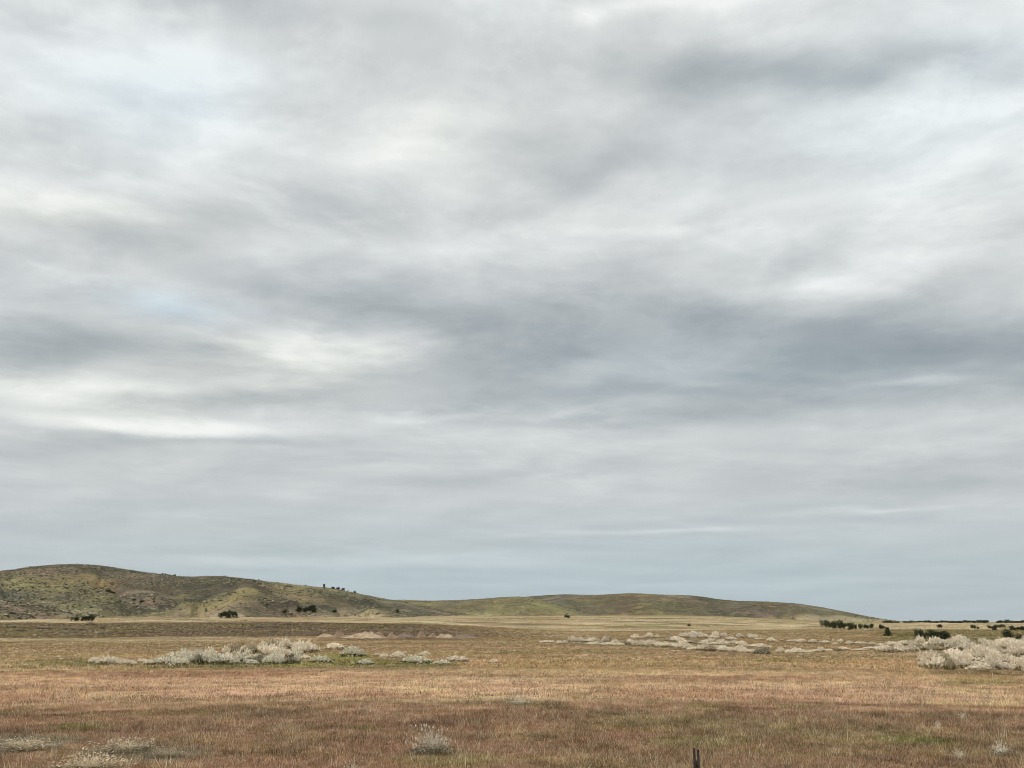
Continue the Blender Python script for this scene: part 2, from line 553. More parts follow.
g = grass_field('grass', [(13, 50, 130000, 6, 0.13, 0.011, 0.07), (50, 120, 110000, 5, 0.16, 0.026, 0.12),
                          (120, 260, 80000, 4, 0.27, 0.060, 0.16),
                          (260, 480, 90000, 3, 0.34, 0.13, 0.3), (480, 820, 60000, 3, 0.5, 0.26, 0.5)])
g['label'] = 'reddish brown dry grass covering the near field'


def straw_col(x, y):
    c = np.repeat(np.array([[0.62, 0.50, 0.33]]), len(x), 0)
    return c * rng.uniform(0.7, 1.15, (len(x), 1))


g = grass_field('dry_weeds', [(15, 50, 9000, 5, 0.30, 0.012, 0.05), (50, 130, 12000, 4, 0.34, 0.030, 0.08), (130, 300, 14000, 3, 0.36, 0.07, 0.15)], straw_col,
                lambda x, y: np.clip(-0.6 + 2.4 * fbm(x / 4, y / 4, 91, 3), 0, 1), lean=0.8)
g['label'] = 'pale straw weed stems scattered through the grass'


# ------------------------------------------------------------------ low sagebrush speckling hills and far plain
def lumps(x, y, z, sx, sz, col):
    n = len(x)
    base = np.array([(1, 0, .25), (0.3, .95, .25), (-.8, .6, .25), (-.8, -.6, .25), (.3, -.95, .25), (0.1, 0, 1.0), (0, 0, -.3)])
    f = np.array([(0, 1, 5), (1, 2, 5), (2, 3, 5), (3, 4, 5), (4, 0, 5)])
    v = np.repeat(base[None], n, 0) * rng.uniform(0.65, 1.35, (n, 7, 1))
    th = rng.uniform(0, 6.28, n); c, s = np.cos(th), np.sin(th)
    vx = (v[..., 0] * c[:, None] - v[..., 1] * s[:, None]) * sx[:, None] + x[:, None]
    vy = (v[..., 0] * s[:, None] + v[..., 1] * c[:, None]) * sx[:, None] + y[:, None]
    vz = v[..., 2] * sz[:, None] + z[:, None]
    V = np.stack([vx, vy, vz], -1).reshape(-1, 3)
    Fc = (f[None] + (np.arange(n) * 7)[:, None, None]).reshape(-1, 3)
    C = np.repeat(col, 7, 0)
    return V, Fc, C


SHRUB = leaf_material('sagebrush_leaves', None, 0.3, 0.1, 0.2)
V, Fc, C = [], [], []; off = 0
# on the hills
for h, n in zip(HILLS, (90000, 26000, 34000, 7000)):
    u = rng.uniform(max(h.u0, -80), min(h.u1, 1100), n); r = rng.uniform(h.rf * 0.95, h.rc * 1.03, n)
    a_ = np.arctan((u - 512) / K); x, y = r * np.sin(a_), r * np.cos(a_)
    z = h.z(x, y)
    k = (rng.uniform(0, 1, n) < np.clip(-0.55 + 2.4 * fbm(x / 110, y / 110, h.seed + 70, 4), 0.06, 1)) & (z > ground_z(x, y) - 1) & (np.abs(total_z(x, y) - z) < 0.5)
    x, y, z = x[k], y[k], z[k]
    q = rng.uniform(0, 1, (len(x), 1))
    cl = np.where(q < 0.62, np.array([[0.070, 0.068, 0.045]]), np.array([[0.30, 0.26, 0.17]])) * rng.uniform(0.6, 1.4, (len(x), 1))
    s = rng.uniform(0.5, 1.5, len(x)) * np.where(rng.uniform(0, 1, len(x)) < 0.10, 1.8, 1.0)
    v, f, c = lumps(x, y, z, s, s * rng.uniform(0.6, 1.1, len(x)), cl)
    V.append(v); Fc.append(f + off); C.append(c); off += len(v)
m = np_mesh('sagebrush', np.concatenate(V), np.concatenate(Fc), np.concatenate(C))
tag(link('sagebrush', m, SHRUB), 'low dark sagebrush speckling the hillsides', kind='stuff')

V, Fc, C = [], [], []; off = 0
for (r0, r1, n, s0, s1) in ((170, 430, 22000, .09, .28), (430, 780, 30000, .2, .6), (780, 1900, 30000, .35, 1.1)):
    x, y = scatter(r0, r1, n, 0.5)
    r, az, u = polar(x, y)
    z = total_z(x, y)
    k = (rng.uniform(0, 1, n) < np.clip(-0.75 + 2.8 * fbm(u / 70, np.log(r) * 11, 171, 4), 0.05, 1)) & (np.abs(ground_z(x, y) - z) < 0.5)
    x, y, z, r, u = x[k], y[k], z[k], r[k], u[k]
    q = rng.uniform(0, 1, (len(x), 1))
    cl = np.where(q < 0.5, np.array([[0.12, 0.095, 0.055]]), np.array([[0.56, 0.45, 0.30]])) * rng.uniform(0.65, 1.3, (len(x), 1))
    far_ = sstep(380, 460, r)[:, None]
    cl = (0.65 - .35 * far_) * cl + (0.35 + .35 * far_) * veg(x, y)
    s = rng.uniform(s0, s1, len(x))
    v, f, c = lumps(x, y, z, s * 1.3, s * rng.uniform(0.45, 0.8, len(x)), cl)
    V.append(v); Fc.append(f + off); C.append(c); off += len(v)
m = np_mesh('scrub', np.concatenate(V), np.concatenate(Fc), np.concatenate(C))
tag(link('scrub', m, SHRUB), 'low scrub dotted over the middle distance plain', kind='stuff')


# ------------------------------------------------------------------ shrubs
def shrub_mesh(name, seed, stems, sprigs, size, width=0.020, colours=((0.92, 0.83, 0.68), (0.82, 0.72, 0.56)), low=(0.26, 0.23, 0.12), fan=1.0, rough=0.3):
    """a dome of radius 1 and height 1: curved stems from the root, small sprigs toward the outside"""
    g = np.random.default_rng(seed)
    V, Fc, C = [], [], []

    def tri(a, b, c, col):
        k = len(V); V.extend((a, b, c)); Fc.append((k, k + 1, k + 2)); C.extend((col, col, col))
    lob = [(g.uniform(0, 6.28), g.uniform(0.35, 0.75), g.uniform(0.65, 1.1)) for _ in range(5)]

    def shell(th, ph):
        # uneven outline
        s = 0.72
        for (t0, p0, k) in lob:
            d = (math.cos(th - t0) * math.cos(ph - p0 * 1.5))
            s = max(s, k * (0.55 + 0.45 * max(0, d)))
        return s * (1 + g.normal(0, rough * 0.35))
    for i in range(stems):
        th = g.uniform(0, 6.28); ph = math.asin(g.uniform(0.12, 1.0)) ** fan
        s = shell(th, ph) * 1.05
        d = np.array([math.cos(th) * math.cos(ph), math.sin(th) * math.cos(ph), math.sin(ph)])
        p0 = np.array([g.normal(0, .07), g.normal(0, .07), -0.03])
        p2 = d * s; p1 = (p0 + p2) / 2 + np.array([0, 0, .12]) * s
        side = np.array([-math.sin(th), math.cos(th), 0]) * width * 0.5
        col = np.array(colours[0]) * g.uniform(0.75, 1.15)
        tri(p0 - side, p0 + side, p1 + side * .7, col); tri(p0 - side, p1 + side * .7, p1 - side * .7, col)
        tri(p1 - side * .7, p1 + side * .7, p2, col)
    for i in range(sprigs):
        th = g.uniform(0, 6.28); ph = math.asin(g.uniform(0.0, 1.0))
        s = shell(th, ph) * g.uniform(0.55, 1.0) ** 0.5
        d = np.array([math.cos(th) * math.cos(ph), math.sin(th) * math.cos(ph), math.sin(ph)])
        p = d * s
        up = d + g.normal(0, .45, 3) + np.array([0, 0, .35]); up /= np.linalg.norm(up)
        si = np.cross(up, g.normal(0, 1, 3)); si /= np.linalg.norm(si)
        L = size * g.uniform(0.6, 1.5); w = L * g.uniform(0.22, 0.45)
        q = g.uniform()
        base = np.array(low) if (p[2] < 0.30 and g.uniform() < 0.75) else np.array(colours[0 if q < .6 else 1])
        col = base * g.uniform(0.75, 1.2)
        tri(p - si * w, p + si * w, p + up * L, col)
    V = np.array(V)
    V[:, 2] = np.maximum(V[:, 2], -0.04)
    return np_mesh(name, V, np.array(Fc), np.array(C))


PLANT = leaf_material('bleached_twigs', None, 0.16, 0.34, 2.0)
PALE_SHRUBS = [shrub_mesh('pale_shrub', 300 + k, 40, 420, 0.20, 0.03) for k in range(7)]
GREY_SHRUBS = [shrub_mesh('grey_shrub', 330 + k, 36, 420, 0.20, 0.03, ((0.86, 0.80, 0.67), (0.62, 0.57, 0.42)), (0.15, 0.15, 0.05)) for k in range(6)]
for mm in PALE_SHRUBS + GREY_SHRUBS: mm.materials.append(PLANT)


DULL_SHRUBS = [shrub_mesh('grey_shrub', 350 + k, 30, 360, 0.20, 0.03, ((0.42, 0.37, 0.28), (0.30, 0.28, 0.20)), (0.13, 0.12, 0.06)) for k in range(3)]
for mm in DULL_SHRUBS: mm.materials.append(PLANT)
TAN_SHRUBS = [shrub_mesh('tan_shrub', 360 + k, 40, 400, 0.18, 0.028, ((0.60, 0.51, 0.37), (0.46, 0.40, 0.27)), (0.16, 0.15, 0.06)) for k in range(3)]
for mm in TAN_SHRUBS: mm.materials.append(PLANT)
MIXED = PALE_SHRUBS * 3 + TAN_SHRUBS[:2] + DULL_SHRUBS[:1]


def put_shrub(px, py, w, h, label, group=None, kinds=PALE_SHRUBS, name='shrub', at_y=None):
    p = at(px, py)
    s = px_m(p)
    o = bpy.data.objects.new(name, random.choice(kinds))
    COL.objects.link(o)
    o.location = (p[0], p[1], p[2] - 0.02)
    o.rotation_euler = (0, 0, random.uniform(0, 6.28))
    wd = w * s * 0.55
    o.scale = (wd, wd * random.uniform(0.8, 1.25), h * s * 1.05)
    return tag(o, label, 'shrub', group)


def row(x0, y0, x1, y1, n, w, h, label, group, kinds, jy=1.2):
    for k in range(n):
        t = (k + random.uniform(0.1, 0.9)) / n
        put_shrub(x0 + (x1 - x0) * t, y0 + (y1 - y0) * t + random.gauss(0, jy * 0.6), w * random.uniform(0.55, 1.4), h * random.uniform(0.5, 1.35), label, group, kinds)


GL = 'shrubs of the long pale thicket at the left'
t1 = 'small pale shrub in the thin trailing left tip of the left thicket'
t2 = 'grey white shrub in the front row of the long left thicket'
t3 = 'bleached shrub on the raised back row of the long left thicket'
row(92, 665, 150, 664, 10, 13, 6, t1, GL, GREY_SHRUBS + PALE_SHRUBS)
row(152, 664.5, 300, 664, 21, 17, 9, t2, GL, GREY_SHRUBS * 2 + DULL_SHRUBS)
row(165, 660, 310, 659, 17, 16, 8, t2, GL, GREY_SHRUBS + PALE_SHRUBS)
row(222, 654, 318, 653, 16, 15, 8, t3, GL, PALE_SHRUBS * 2 + TAN_SHRUBS)
row(262, 649, 312, 649, 7, 15, 7, t3, GL, PALE_SHRUBS * 2 + TAN_SHRUBS)
for a in [(322, 663, 20, 7, 'low pale shrub just beyond the right end of the left thicket', GREY_SHRUBS),
          (354, 657, 28, 9, 'rounded pale topped shrub with dark green base on bright grass', GREY_SHRUBS),
          (336, 650, 22, 7, 'pinkish straw shrub behind the bright green grass patch', PALE_SHRUBS),
          (365, 665, 24, 6, 'flat grey shrub lowest in front of the green grass patch', GREY_SHRUBS),
          (418, 664, 26, 8, 'rounded grey shrub on a green strip, left of two neighbours', GREY_SHRUBS),
          (440, 664.5, 22, 4, 'flat dark green shrub between two paler shrubs', GREY_SHRUBS),
          (456, 662, 24, 6, 'spreading pale shrub at right end of the green strip', PALE_SHRUBS),
          (424, 656, 13, 4, 'small straw shrub behind the rounded grey one', PALE_SHRUBS),
          (493, 663, 10, 4, 'tiny lone pale shrub on open tan grass near the centre', PALE_SHRUBS)]:
    put_shrub(a[0], a[1], a[2], a[3], a[4], None, a[5])
row(374, 657, 405, 658, 4, 14, 5, 'low pale shrub in the short row right of the green grass', 'shrubs of the short pale row', PALE_SHRUBS)

GM = 'shrubs of the bleached thicket right of centre'
m1 = 'bleached shrub in the front strip of the middle thicket'
m2 = 'bleached shrub in the back rows of the middle thicket'
row(572, 642, 690, 648.5, 24, 13, 4.6, m1, GM, MIXED)
row(540, 643, 625, 646, 11, 12, 2.6, m1, GM, MIXED, 0.6)
row(690, 650, 765, 653.5, 17, 13, 5, m1, GM, MIXED)
row(632, 638, 725, 638, 15, 11, 4, m2, GM, MIXED)
row(668, 642, 765, 647, 18, 13, 4.6, m2, GM, MIXED)
row(690, 636, 762, 640, 12, 9, 4, m2, GM, MIXED)
GS = 'scattered pale shrubs between the two right thickets'
s1 = 'small pale shrub dotted between the middle and right thickets'
row(768, 641, 900, 645, 17, 9, 3.2, s1, GS, MIXED, 1.6)
row(778, 653.5, 822, 652.5, 8, 12, 4, 'low pale shrub in the short row right of the middle thicket', 'shrubs of the short row right of the middle thicket', PALE_SHRUBS, .6)
row(825, 651, 885, 649, 7, 11, 2.5, s1, GS, MIXED, .6)
GR = 'shrubs of the dense pale thicket at the right edge'
r1 = 'cream shrub in the front rows of the large thicket at the right edge'
r2 = 'cream shrub in the back rows of the large thicket at the right edge'
row(884, 653, 935, 650, 9, 15, 6, r2, GR, PALE_SHRUBS * 2 + TAN_SHRUBS)
row(900, 646, 1040, 644, 18, 15, 6.5, r2, GR, PALE_SHRUBS * 2 + TAN_SHRUBS)
row(950, 651, 1040, 650, 12, 17, 8, r2, GR, PALE_SHRUBS * 2 + TAN_SHRUBS)
row(920, 668, 1045, 672, 20, 19, 10, r1, GR, PALE_SHRUBS * 3 + TAN_SHRUBS)
row(930, 662, 1045, 663, 17, 19, 9, r1, GR, PALE_SHRUBS * 3 + TAN_SHRUBS)
row(945, 656, 1045, 657, 14, 18, 9, r1, GR, PALE_SHRUBS * 3 + TAN_SHRUBS)
GF = 'pale shrubs on the dark rise at the far left'
row(0, 629, 110, 628, 8, 9, 2.4, 'faint grey shrub on the dark rise at the far left', GF, DULL_SHRUBS, 2.0)
row(60, 634, 115, 634, 5, 8, 2.0, 'faint grey shrub on the dark rise at the far left', GF, DULL_SHRUBS, .8)
row(252, 628, 290, 625, 4, 12, 2.6, 'pale shrub in the streak across the dark rise left of the dirt piles', 'pale shrubs in the streak on the dark rise', DULL_SHRUBS, .6)


# foreground weeds big enough to show their build: stems and leafy base
def near_weed(px, py, w, h, label, seed, base_col=(0.24, 0.22, 0.13), stem_col=(0.80, 0.71, 0.57), n=110, base=True, name='weed', fan=1.0):
    p = at(px, py, ground_z); s = px_m(p)
    root = bpy.data.objects.new(name, None); COL.objects.link(root)
    root.location = (p[0], p[1], p[2] - 0.01)
    tag(root, label, 'weed')
    st = shrub_mesh('stems', seed, n * 2, n * 3, 0.10, 0.018, (stem_col, tuple(c * .8 for c in stem_col)), tuple(c * .7 for c in stem_col), fan, 0.9)
    o = link('stems', st, PLANT, root); o.scale = (w * s * .5, w * s * .45, h * s)
    if base:
        fo = shrub_mesh('leaves', seed + 1, 10, 520, 0.13, 0.012, (base_col, tuple(c * .8 for c in base_col)), base_col, 1.0, 0.8)
        o = link('leaves', fo, PLANT, root); o.scale = (w * s * .56, w * s * .5, h * s * .40)
    return root


near_weed(432, 754, 46, 24, 'large bleached tumbleweed with grey green base at the bottom centre', 501, n=150)
near_weed(520, 705, 30, 8, 'small grey weed with dark green base on the near field edge', 503)
near_weed(90, 771, 66, 17, 'tangled straw coloured weed at the very bottom left', 505, (0.22, 0.19, 0.12), (0.74, 0.62, 0.44), n=130)
near_weed(125, 752, 60, 13, 'grey green sage weed with loose pale stems in the lower left', 507, (0.20, 0.18, 0.115), (0.62, 0.52, 0.37))
near_weed(25, 750, 70, 11, 'low sage weed with pale stems at the left edge', 509, (0.20, 0.18, 0.12), (0.62, 0.52, 0.37))
near_weed(165, 757, 40, 9, 'small sage weed right of the larger grey green one', 511, (0.20, 0.18, 0.115), (0.58, 0.48, 0.34))
near_weed(938, 729, 10, 9, 'small bright white weed above the dark green streak at right', 513, n=40, base=False, stem_col=(.88, .81, .68))
near_weed(962, 719, 14, 9, 'spiky pale weed near the right with a leaning stem', 515, n=34, base=False, stem_col=(.86, .76, .6), fan=.8)
near_weed(1001, 755, 22, 12, 'bright white clump of weed at the bottom right', 517, n=80, stem_col=(.90, .84, .70))
near_weed(960, 758, 18, 8, 'straw weed left of the bright white clump', 519, n=50, base=False)
near_weed(352, 775, 30, 16, 'bent straw weed at the bottom edge left of the tumbleweed', 523, n=26, base=False)


def stalk(px, py, h, label, seed, lean=0.06):
    """a single tall dry stalk, with a fuller seed head"""
    g = np.random.default_rng(seed)
    p = at(px, py, ground_z); s = px_m(p)
    root = bpy.data.objects.new('weed_stalk', None); COL.objects.link(root)
    root.location = p; tag(root, label, 'weed')
    H = h * s; w = max(0.012, 0.45 * s); lx = g.uniform(-1, 1) * lean * H

    def tube(z0, z1, r0, r1, x0, x1, name):
        V, Fc = [], []
        for k in range(5):
            t = k / 4; zz = z0 + (z1 - z0) * t; rr = r0 + (r1 - r0) * t; xx = x0 + (x1 - x0) * t + 0.01 * math.sin(5 * t)
            V += [(xx + rr * math.cos(a), rr * math.sin(a), zz) for a in np.linspace(0, 6.283, 6)[:-1]]
        for k in range(4):
            for j in range(5): Fc.append((k * 5 + j, k * 5 + (j + 1) % 5, k * 5 + 5 + (j + 1) % 5, k * 5 + 5 + j))
        return np_mesh(name, V, Fc, np.full((len(V), 3), (0.66, 0.55, 0.38)))
    link('stem', tube(-0.05, H * .7, w * .5, w * .4, 0, lx * .7, 'stem'), PLANT, root)
    link('seed_head', tube(H * .7, H, w * .75, w * .3, lx * .7, lx, 'seed_head'), PLANT, root)


stalk(896, 688, 20, 'tall thin pale stalk standing in the grass left of the right thicket', 1)
stalk(994, 688, 15, 'thin pale stalk below the right thicket', 2)
stalk(640, 707, 7, 'short pale stalk on the near field edge right of centre', 3)
stalk(24, 734, 11, 'thick pale stalk near the left edge', 4, .15)
stalk(605, 733, 9, 'pale stalk on brown grass left of the metal post', 5)
stalk(727, 732, 9, 'pale stalk on brown grass right of the metal post', 6)


# ------------------------------------------------------------------ trees
def crown_mesh(seed, shape, n=520):
    g = np.random.default_rng(seed)
    V, Fc, C = [], [], []
    if shape == 'cone':
        lobes = [(g.normal(0, .10), g.normal(0, .10), z, 0.44 * (1.0 - z) ** 1.2 + .02) for z in np.linspace(.14, .95, 11)]
    elif shape == 'low':
        lobes = [(g.uniform(-.6, .6), g.uniform(-.5, .5), g.uniform(.25, .6), g.uniform(.25, .40)) for _ in range(9)]
    else:
        lobes = [(g.normal(0, .22), g.normal(0, .22), g.uniform(.28, .80), g.uniform(.20, .34)) for _ in range(10)]
    for k in range(n):
        lx, ly, lz, lr = lobes[g.integers(len(lobes))]
        d = g.normal(0, 1, 3); d /= np.linalg.norm(d)
        p = np.array([lx, ly, lz]) + d * lr * g.uniform(.55, 1.05)
        p[2] = max(p[2], 0.04)
        a = g.normal(0, 1, 3); a /= np.linalg.norm(a); b = np.cross(a, d + .01); b /= np.linalg.norm(b)
        s = g.uniform(.05, .105)
        i = len(V)
        V += [p - a * s, p + b * s * .7, p + a * s, p - b * s * .7]
        Fc.append((i, i + 1, i + 2, i + 3))
        c = np.array((0.068, 0.078, 0.045)) * g.uniform(.6, 1.5)
        C += [c] * 4
    return np_mesh('crown', V, Fc, np.array(C))


def trunk_mesh(seed):
    g = np.random.default_rng(seed)
    V, Fc = [], []

    def limb(p0, p1, r0, r1):
        k0 = len(V)
        d = (p1 - p0) / np.linalg.norm(p1 - p0)
        a = np.cross(d, (0.3, 1, 0.1)); a /= np.linalg.norm(a); b = np.cross(d, a)
        for i in range(4):
            t = i / 3
            for q in np.linspace(0, 6.283, 7)[:-1]:
                V.append(p0 + (p1 - p0) * t + (a * math.cos(q) + b * math.sin(q)) * (r0 + (r1 - r0) * t))
        for i in range(3):
            for j in range(6):
                Fc.append((k0 + i * 6 + j, k0 + i * 6 + (j + 1) % 6, k0 + i * 6 + 6 + (j + 1) % 6, k0 + i * 6 + 6 + j))
    o = np.array([0, 0, -.04]); top = np.array([g.normal(0, .04), g.normal(0, .04), .72])
    limb(o, top, .06, .02)
    for k in range(4):
        t = g.uniform(.25, .75); th = g.uniform(0, 6.28)
        p = o + (top - o) * t
        limb(p, p + np.array([math.cos(th) * .3, math.sin(th) * .3, .2]), .026, .01)
    return np_mesh('trunk', V, Fc)


CROWN = leaf_material('juniper_foliage', None, 0.25, 0.12, 0.6)
GREYC = leaf_material('grey_foliage', (0.30, 0.29, 0.22), 0.25, 0.15, 0.6)
BARK = plain_material('juniper_bark', (0.10, 0.075, 0.055), (0.18, 0.14, 0.11), 9, 0.95, 0, 0.02)
CR = {'round': [crown_mesh(700 + k, 'round') for k in range(5)], 'low': [crown_mesh(720 + k, 'low') for k in range(4)], 'cone': [crown_mesh(740 + k, 'cone') for k in range(2)]}
TR = [trunk_mesh(760 + k) for k in range(3)]
for l in CR.values():
    for mm in l: mm.materials.append(CROWN)
for mm in TR: mm.materials.append(BARK)
GREY_CROWN = CR['round'][0].copy(); GREY_CROWN.materials.clear(); GREY_CROWN.materials.append(GREYC)


def tree(px, base, w, h, label, shape='round', group=None, r=None, crown=None):
    p = at_r(px, r) if r else at(px, base)
    s = px_m(p)
    root = bpy.data.objects.new('juniper_tree', None); COL.objects.link(root)
    root.location = (p[0], p[1], p[2] - 0.02 * h * s); root.rotation_euler = (0, 0, random.uniform(0, 6.28))
    k = {'round': 1.0, 'low': 1.7, 'cone': 0.9}[shape]
    zk = {'round': 1.0, 'low': .85, 'cone': 1.05}[shape]
    root.scale = (w * s / k, w * s / k, h * s / zk)
    tag(root, label, 'tree', group)
    c = link('crown', crown or random.choice(CR[shape]), None, root)
    t = link('trunk', random.choice(TR), None, root)
    return root


T = [
    # foot of the tall hill
    (75.5, 621.3, 9, 4.5, 'low dark tree left of its taller neighbour at the tall hill foot', 'low'),
    (86, 621.2, 8, 5, 'dark tree in the middle of the three at far left', 'round'),
    (91.5, 621.2, 7, 6.5, 'taller dark tree at right of the three at far left', 'round'),
    (222.5, 617.8, 7, 5.5, 'left dark tree of the three below the green summit', 'round'),
    (227.5, 618, 8, 7, 'middle and tallest dark tree of the three below the green summit', 'round'),
    (234, 617, 6, 5.5, 'right dark tree of the three, slightly apart', 'round'),
    (284.5, 614.3, 6.5, 4.3, 'small dark tree standing left of the four in a clump', 'low'),
    (299.5, 613, 7, 6.5, 'left tree of the dense dark clump on the hill foot', 'round'),
    (306, 613, 8, 6.5, 'broad middle tree of the dense dark clump on the hill foot', 'low'),
    (312.5, 612.6, 8, 7.5, 'tall right tree of the dense dark clump on the hill foot', 'round'),
    (334, 612.8, 6, 2.8, 'small low tree right of the dense dark clump', 'low'),
    (397.5, 613.3, 3.5, 4, 'tiny lone tree at the right foot of the tall hill', 'round'),
    (567, 618, 7, 3.2, 'low dark lone tree on pale straw under the middle spur', 'low'),
    (689, 626.5, 4, 2.6, 'tiny lone dark tree on the golden plain below the right hill', 'low'),
    # group at the right end of the hill
    (822, 626.5, 7, 6.5, 'pale grey leafless tree at the left end of the right tree row', 'round'),
    (827.5, 627.5, 9, 7.5, 'left dark tree of the right tree row beside the pale one', 'low'),
    (835, 629, 8, 7.5, 'second dark tree of the right tree row', 'round'),
    (840.5, 629.3, 7, 8.5, 'tallest pointed tree of the right tree row', 'round'),
    (844.5, 628, 4, 5, 'thin brownish tree beside the tallest of the right row', 'round'),
    (850, 630, 8, 7, 'dark tree right of the gap in the right tree row', 'round'),
    (855, 629.5, 7, 5, 'low dark tree following the gap in the right tree row', 'low'),
    (861, 628.8, 7, 5, 'middle low tree in the trailing part of the right tree row', 'low'),
    (866.5, 628.8, 6, 4.5, 'second last low tree in the trailing part of the right tree row', 'low'),
    (872, 628.5, 5, 4.5, 'last low tree of the trailing part of the right tree row', 'round'),
    (881.5, 629.3, 7, 4.6, 'broad dark tree behind the lone cone shaped tree', 'low'),
    (887.5, 636.5, 8.5, 9.5, 'lone dark cone shaped tree standing in front at right', 'cone'),
    # clump of large ones
    (919, 639.5, 10, 10, 'left and tallest tree of the large clump behind the right thicket', 'round'),
    (925.5, 639, 4, 5, 'narrow small tree in the gap of the large clump', 'round'),
    (932, 640.5, 11, 9.5, 'dark middle tree of the large clump behind the right thicket', 'round'),
    (940.5, 639, 8, 7.5, 'brownish tree of the large clump beside its right end', 'round'),
    (947, 640, 9, 8, 'right end tree of the large clump behind the right thicket', 'round'),
    (1007, 639, 9, 8.5, 'leaning dark round tree behind the right thicket near the edge', 'round'),
    (1022, 641.5, 13, 6, 'low dark tree at the right edge behind the thicket', 'low'),
    # on the far straw plain
    (939.5, 628.5, 4, 4.3, 'small lone tree on the straw plain above the large clump', 'round'),
    (973, 628.8, 7, 3.8, 'small rounded tree on the straw plain left of its tiny neighbour', 'low'),
    (978, 628.9, 3, 2.2, 'tiny tree on the straw plain right of a rounded one', 'round'),
    (993, 630.5, 7.5, 4.8, 'dark tree on the straw plain with a low tree close behind', 'round'),
    (1000, 627.6, 9, 3.0, 'low spreading tree behind the dark one on the straw plain', 'low'),
    (1012, 630.8, 4.5, 4.6, 'grey green tree left of the last two on the straw plain', 'round'),
    (1017.5, 630.6, 4.5, 3.6, 'small round tree next to the grey green one on the straw plain', 'round'),
    (1023.5, 631, 5, 4.6, 'tree cut by the right edge on the straw plain', 'round'),
]
for a in T:
    o = tree(*a)
    if 'pale grey leafless' in a[4]:
        o.children[0].data = GREY_CROWN

# along the crests and slopes of the tall hill
GC = 'trees on the crest of the tall hill'
for k, (x, y, w, h) in enumerate([(159.5, 576.5, 3.2, 2.4), (163, 577, 4, 3.2), (167, 577.8, 4.5, 3.2), (171.5, 578.2, 4.5, 3), (176, 578.8, 3.6, 2.4), (181, 579.4, 4.5, 2.4)]):
    tree(x, y, w, h, 'small dark tree in the row along the dip between two summits', 'low', GC, r=2440 + 25 * (k % 3))
GC2 = 'trees on the right shoulder of the tall hill'
for k, (x, w, h, r) in enumerate([(323, 2.6, 4, 2420), (332, 4, 2.6, 2430), (337, 4.5, 2.8, 2450), (342, 5, 2.8, 2440), (354, 3, 2.6, 2420)]):
    tree(x, 590, w, h, 'small dark tree on the skyline of the right shoulder of the tall hill', 'low' if h < 3 else 'round', GC2, r=r)
for (x, y, w, h) in [(108, 592.5, 5, 3), (113, 594, 5, 2.6), (134, 601.5, 4, 2.2), (141.5, 603, 5, 2.8)]:
    tree(x, y, w, h, 'dark shrub sized tree on the slope below the left summit', 'low', 'trees on the slope below the left summit')
# the thin row on the skyline of the far plain
GT = 'trees of the thin row on the far right skyline'
x = 886.0
while x < 1045:
    if 899 < x < 904 or 990 < x < 997:
        x += random.uniform(2, 4); continue
    big = 1.25 if 975 < x < 990 or 1000 < x < 1012 else 1.0
    tree(x, 622, random.uniform(4.5, 7.5), random.uniform(1.5, 2.7) * big, 'small dark tree in the thin row along the far right skyline', 'low', GT, r=2850 + random.uniform(-60, 120))
    x += random.uniform(2.2, 4.4)

# ------------------------------------------------------------------ dirt piles in front of the dark rise
EARTH = plain_material('piled_earth', (0.32, 0.225, 0.135), (0.58, 0.445, 0.295), 0.8, 0.95, 0, 0.3)
REDEARTH = plain_material('red_earth', (0.21, 0.14, 0.09), (0.44, 0.31, 0.205), 1.6, 0.95, 0, 0.3)
DARKEARTH = plain_material('dark_earth', (0.16, 0.115, 0.085), (0.27, 0.20, 0.145), 1.6, 0.95, 0, 0.3)


def mound(px, base, w, h, label, mat, seed):
    g = np.random.default_rng(seed)
    p = at(px, base); s = px_m(p)
    a = w * s * .68; b = a * g.uniform(.55, .8); H = h * s * 0.95
    nr, na = 16, 44
    V, Fc = [], []
    pk = [(g.uniform(-.45, .45), g.uniform(-.25, .25), g.uniform(.6, 1.0), g.uniform(.4, .65)) for _ in range(4)]
    top = max(k for _a, _b, k, _w in pk)
    for i in range(nr):
        q = i / (nr - 1)
        for j in range(na):
            th = 6.28318 * j / na
            rr = q * (1 + 0.16 * math.sin(3 * th + seed) + 0.10 * math.sin(5 * th + 2 * seed))
            x, y = rr * math.cos(th), rr * math.sin(th)
            z = max(k * math.exp(-((x - cx) ** 2 + (y - cy) ** 2) / wd ** 2) for cx, cy, k, wd in pk)
            z = (z / top) * max(0.0, 1 - q ** 2.2)
            wx, wy = p[0] + x * a, p[1] + y * b
            z = z * H + 1.1 * H * (fbm(np.array([wx / 1.7]), np.array([wy / 2.4]), seed, 4, 0.6)[0] - .5) * (1 - q * q) - (0.35 if q == 1 else 0.06)
            gz = float(ground_z(np.array([wx]), np.array([wy]))[0])
            V.append((x * a, y * b, z + gz - p[2]))
    for i in range(nr - 1):
        for j in range(na):
            Fc.append((i * na + j, (i + 1) * na + j, (i + 1) * na + (j + 1) % na, i * na + (j + 1) % na))
    m = np_mesh('dirt_mound', V, Fc); smooth(m)
    o = link('dirt_mound', m, mat, None, p)
    tag(o, label, 'dirt pile', 'dirt piles in front of the dark rise')


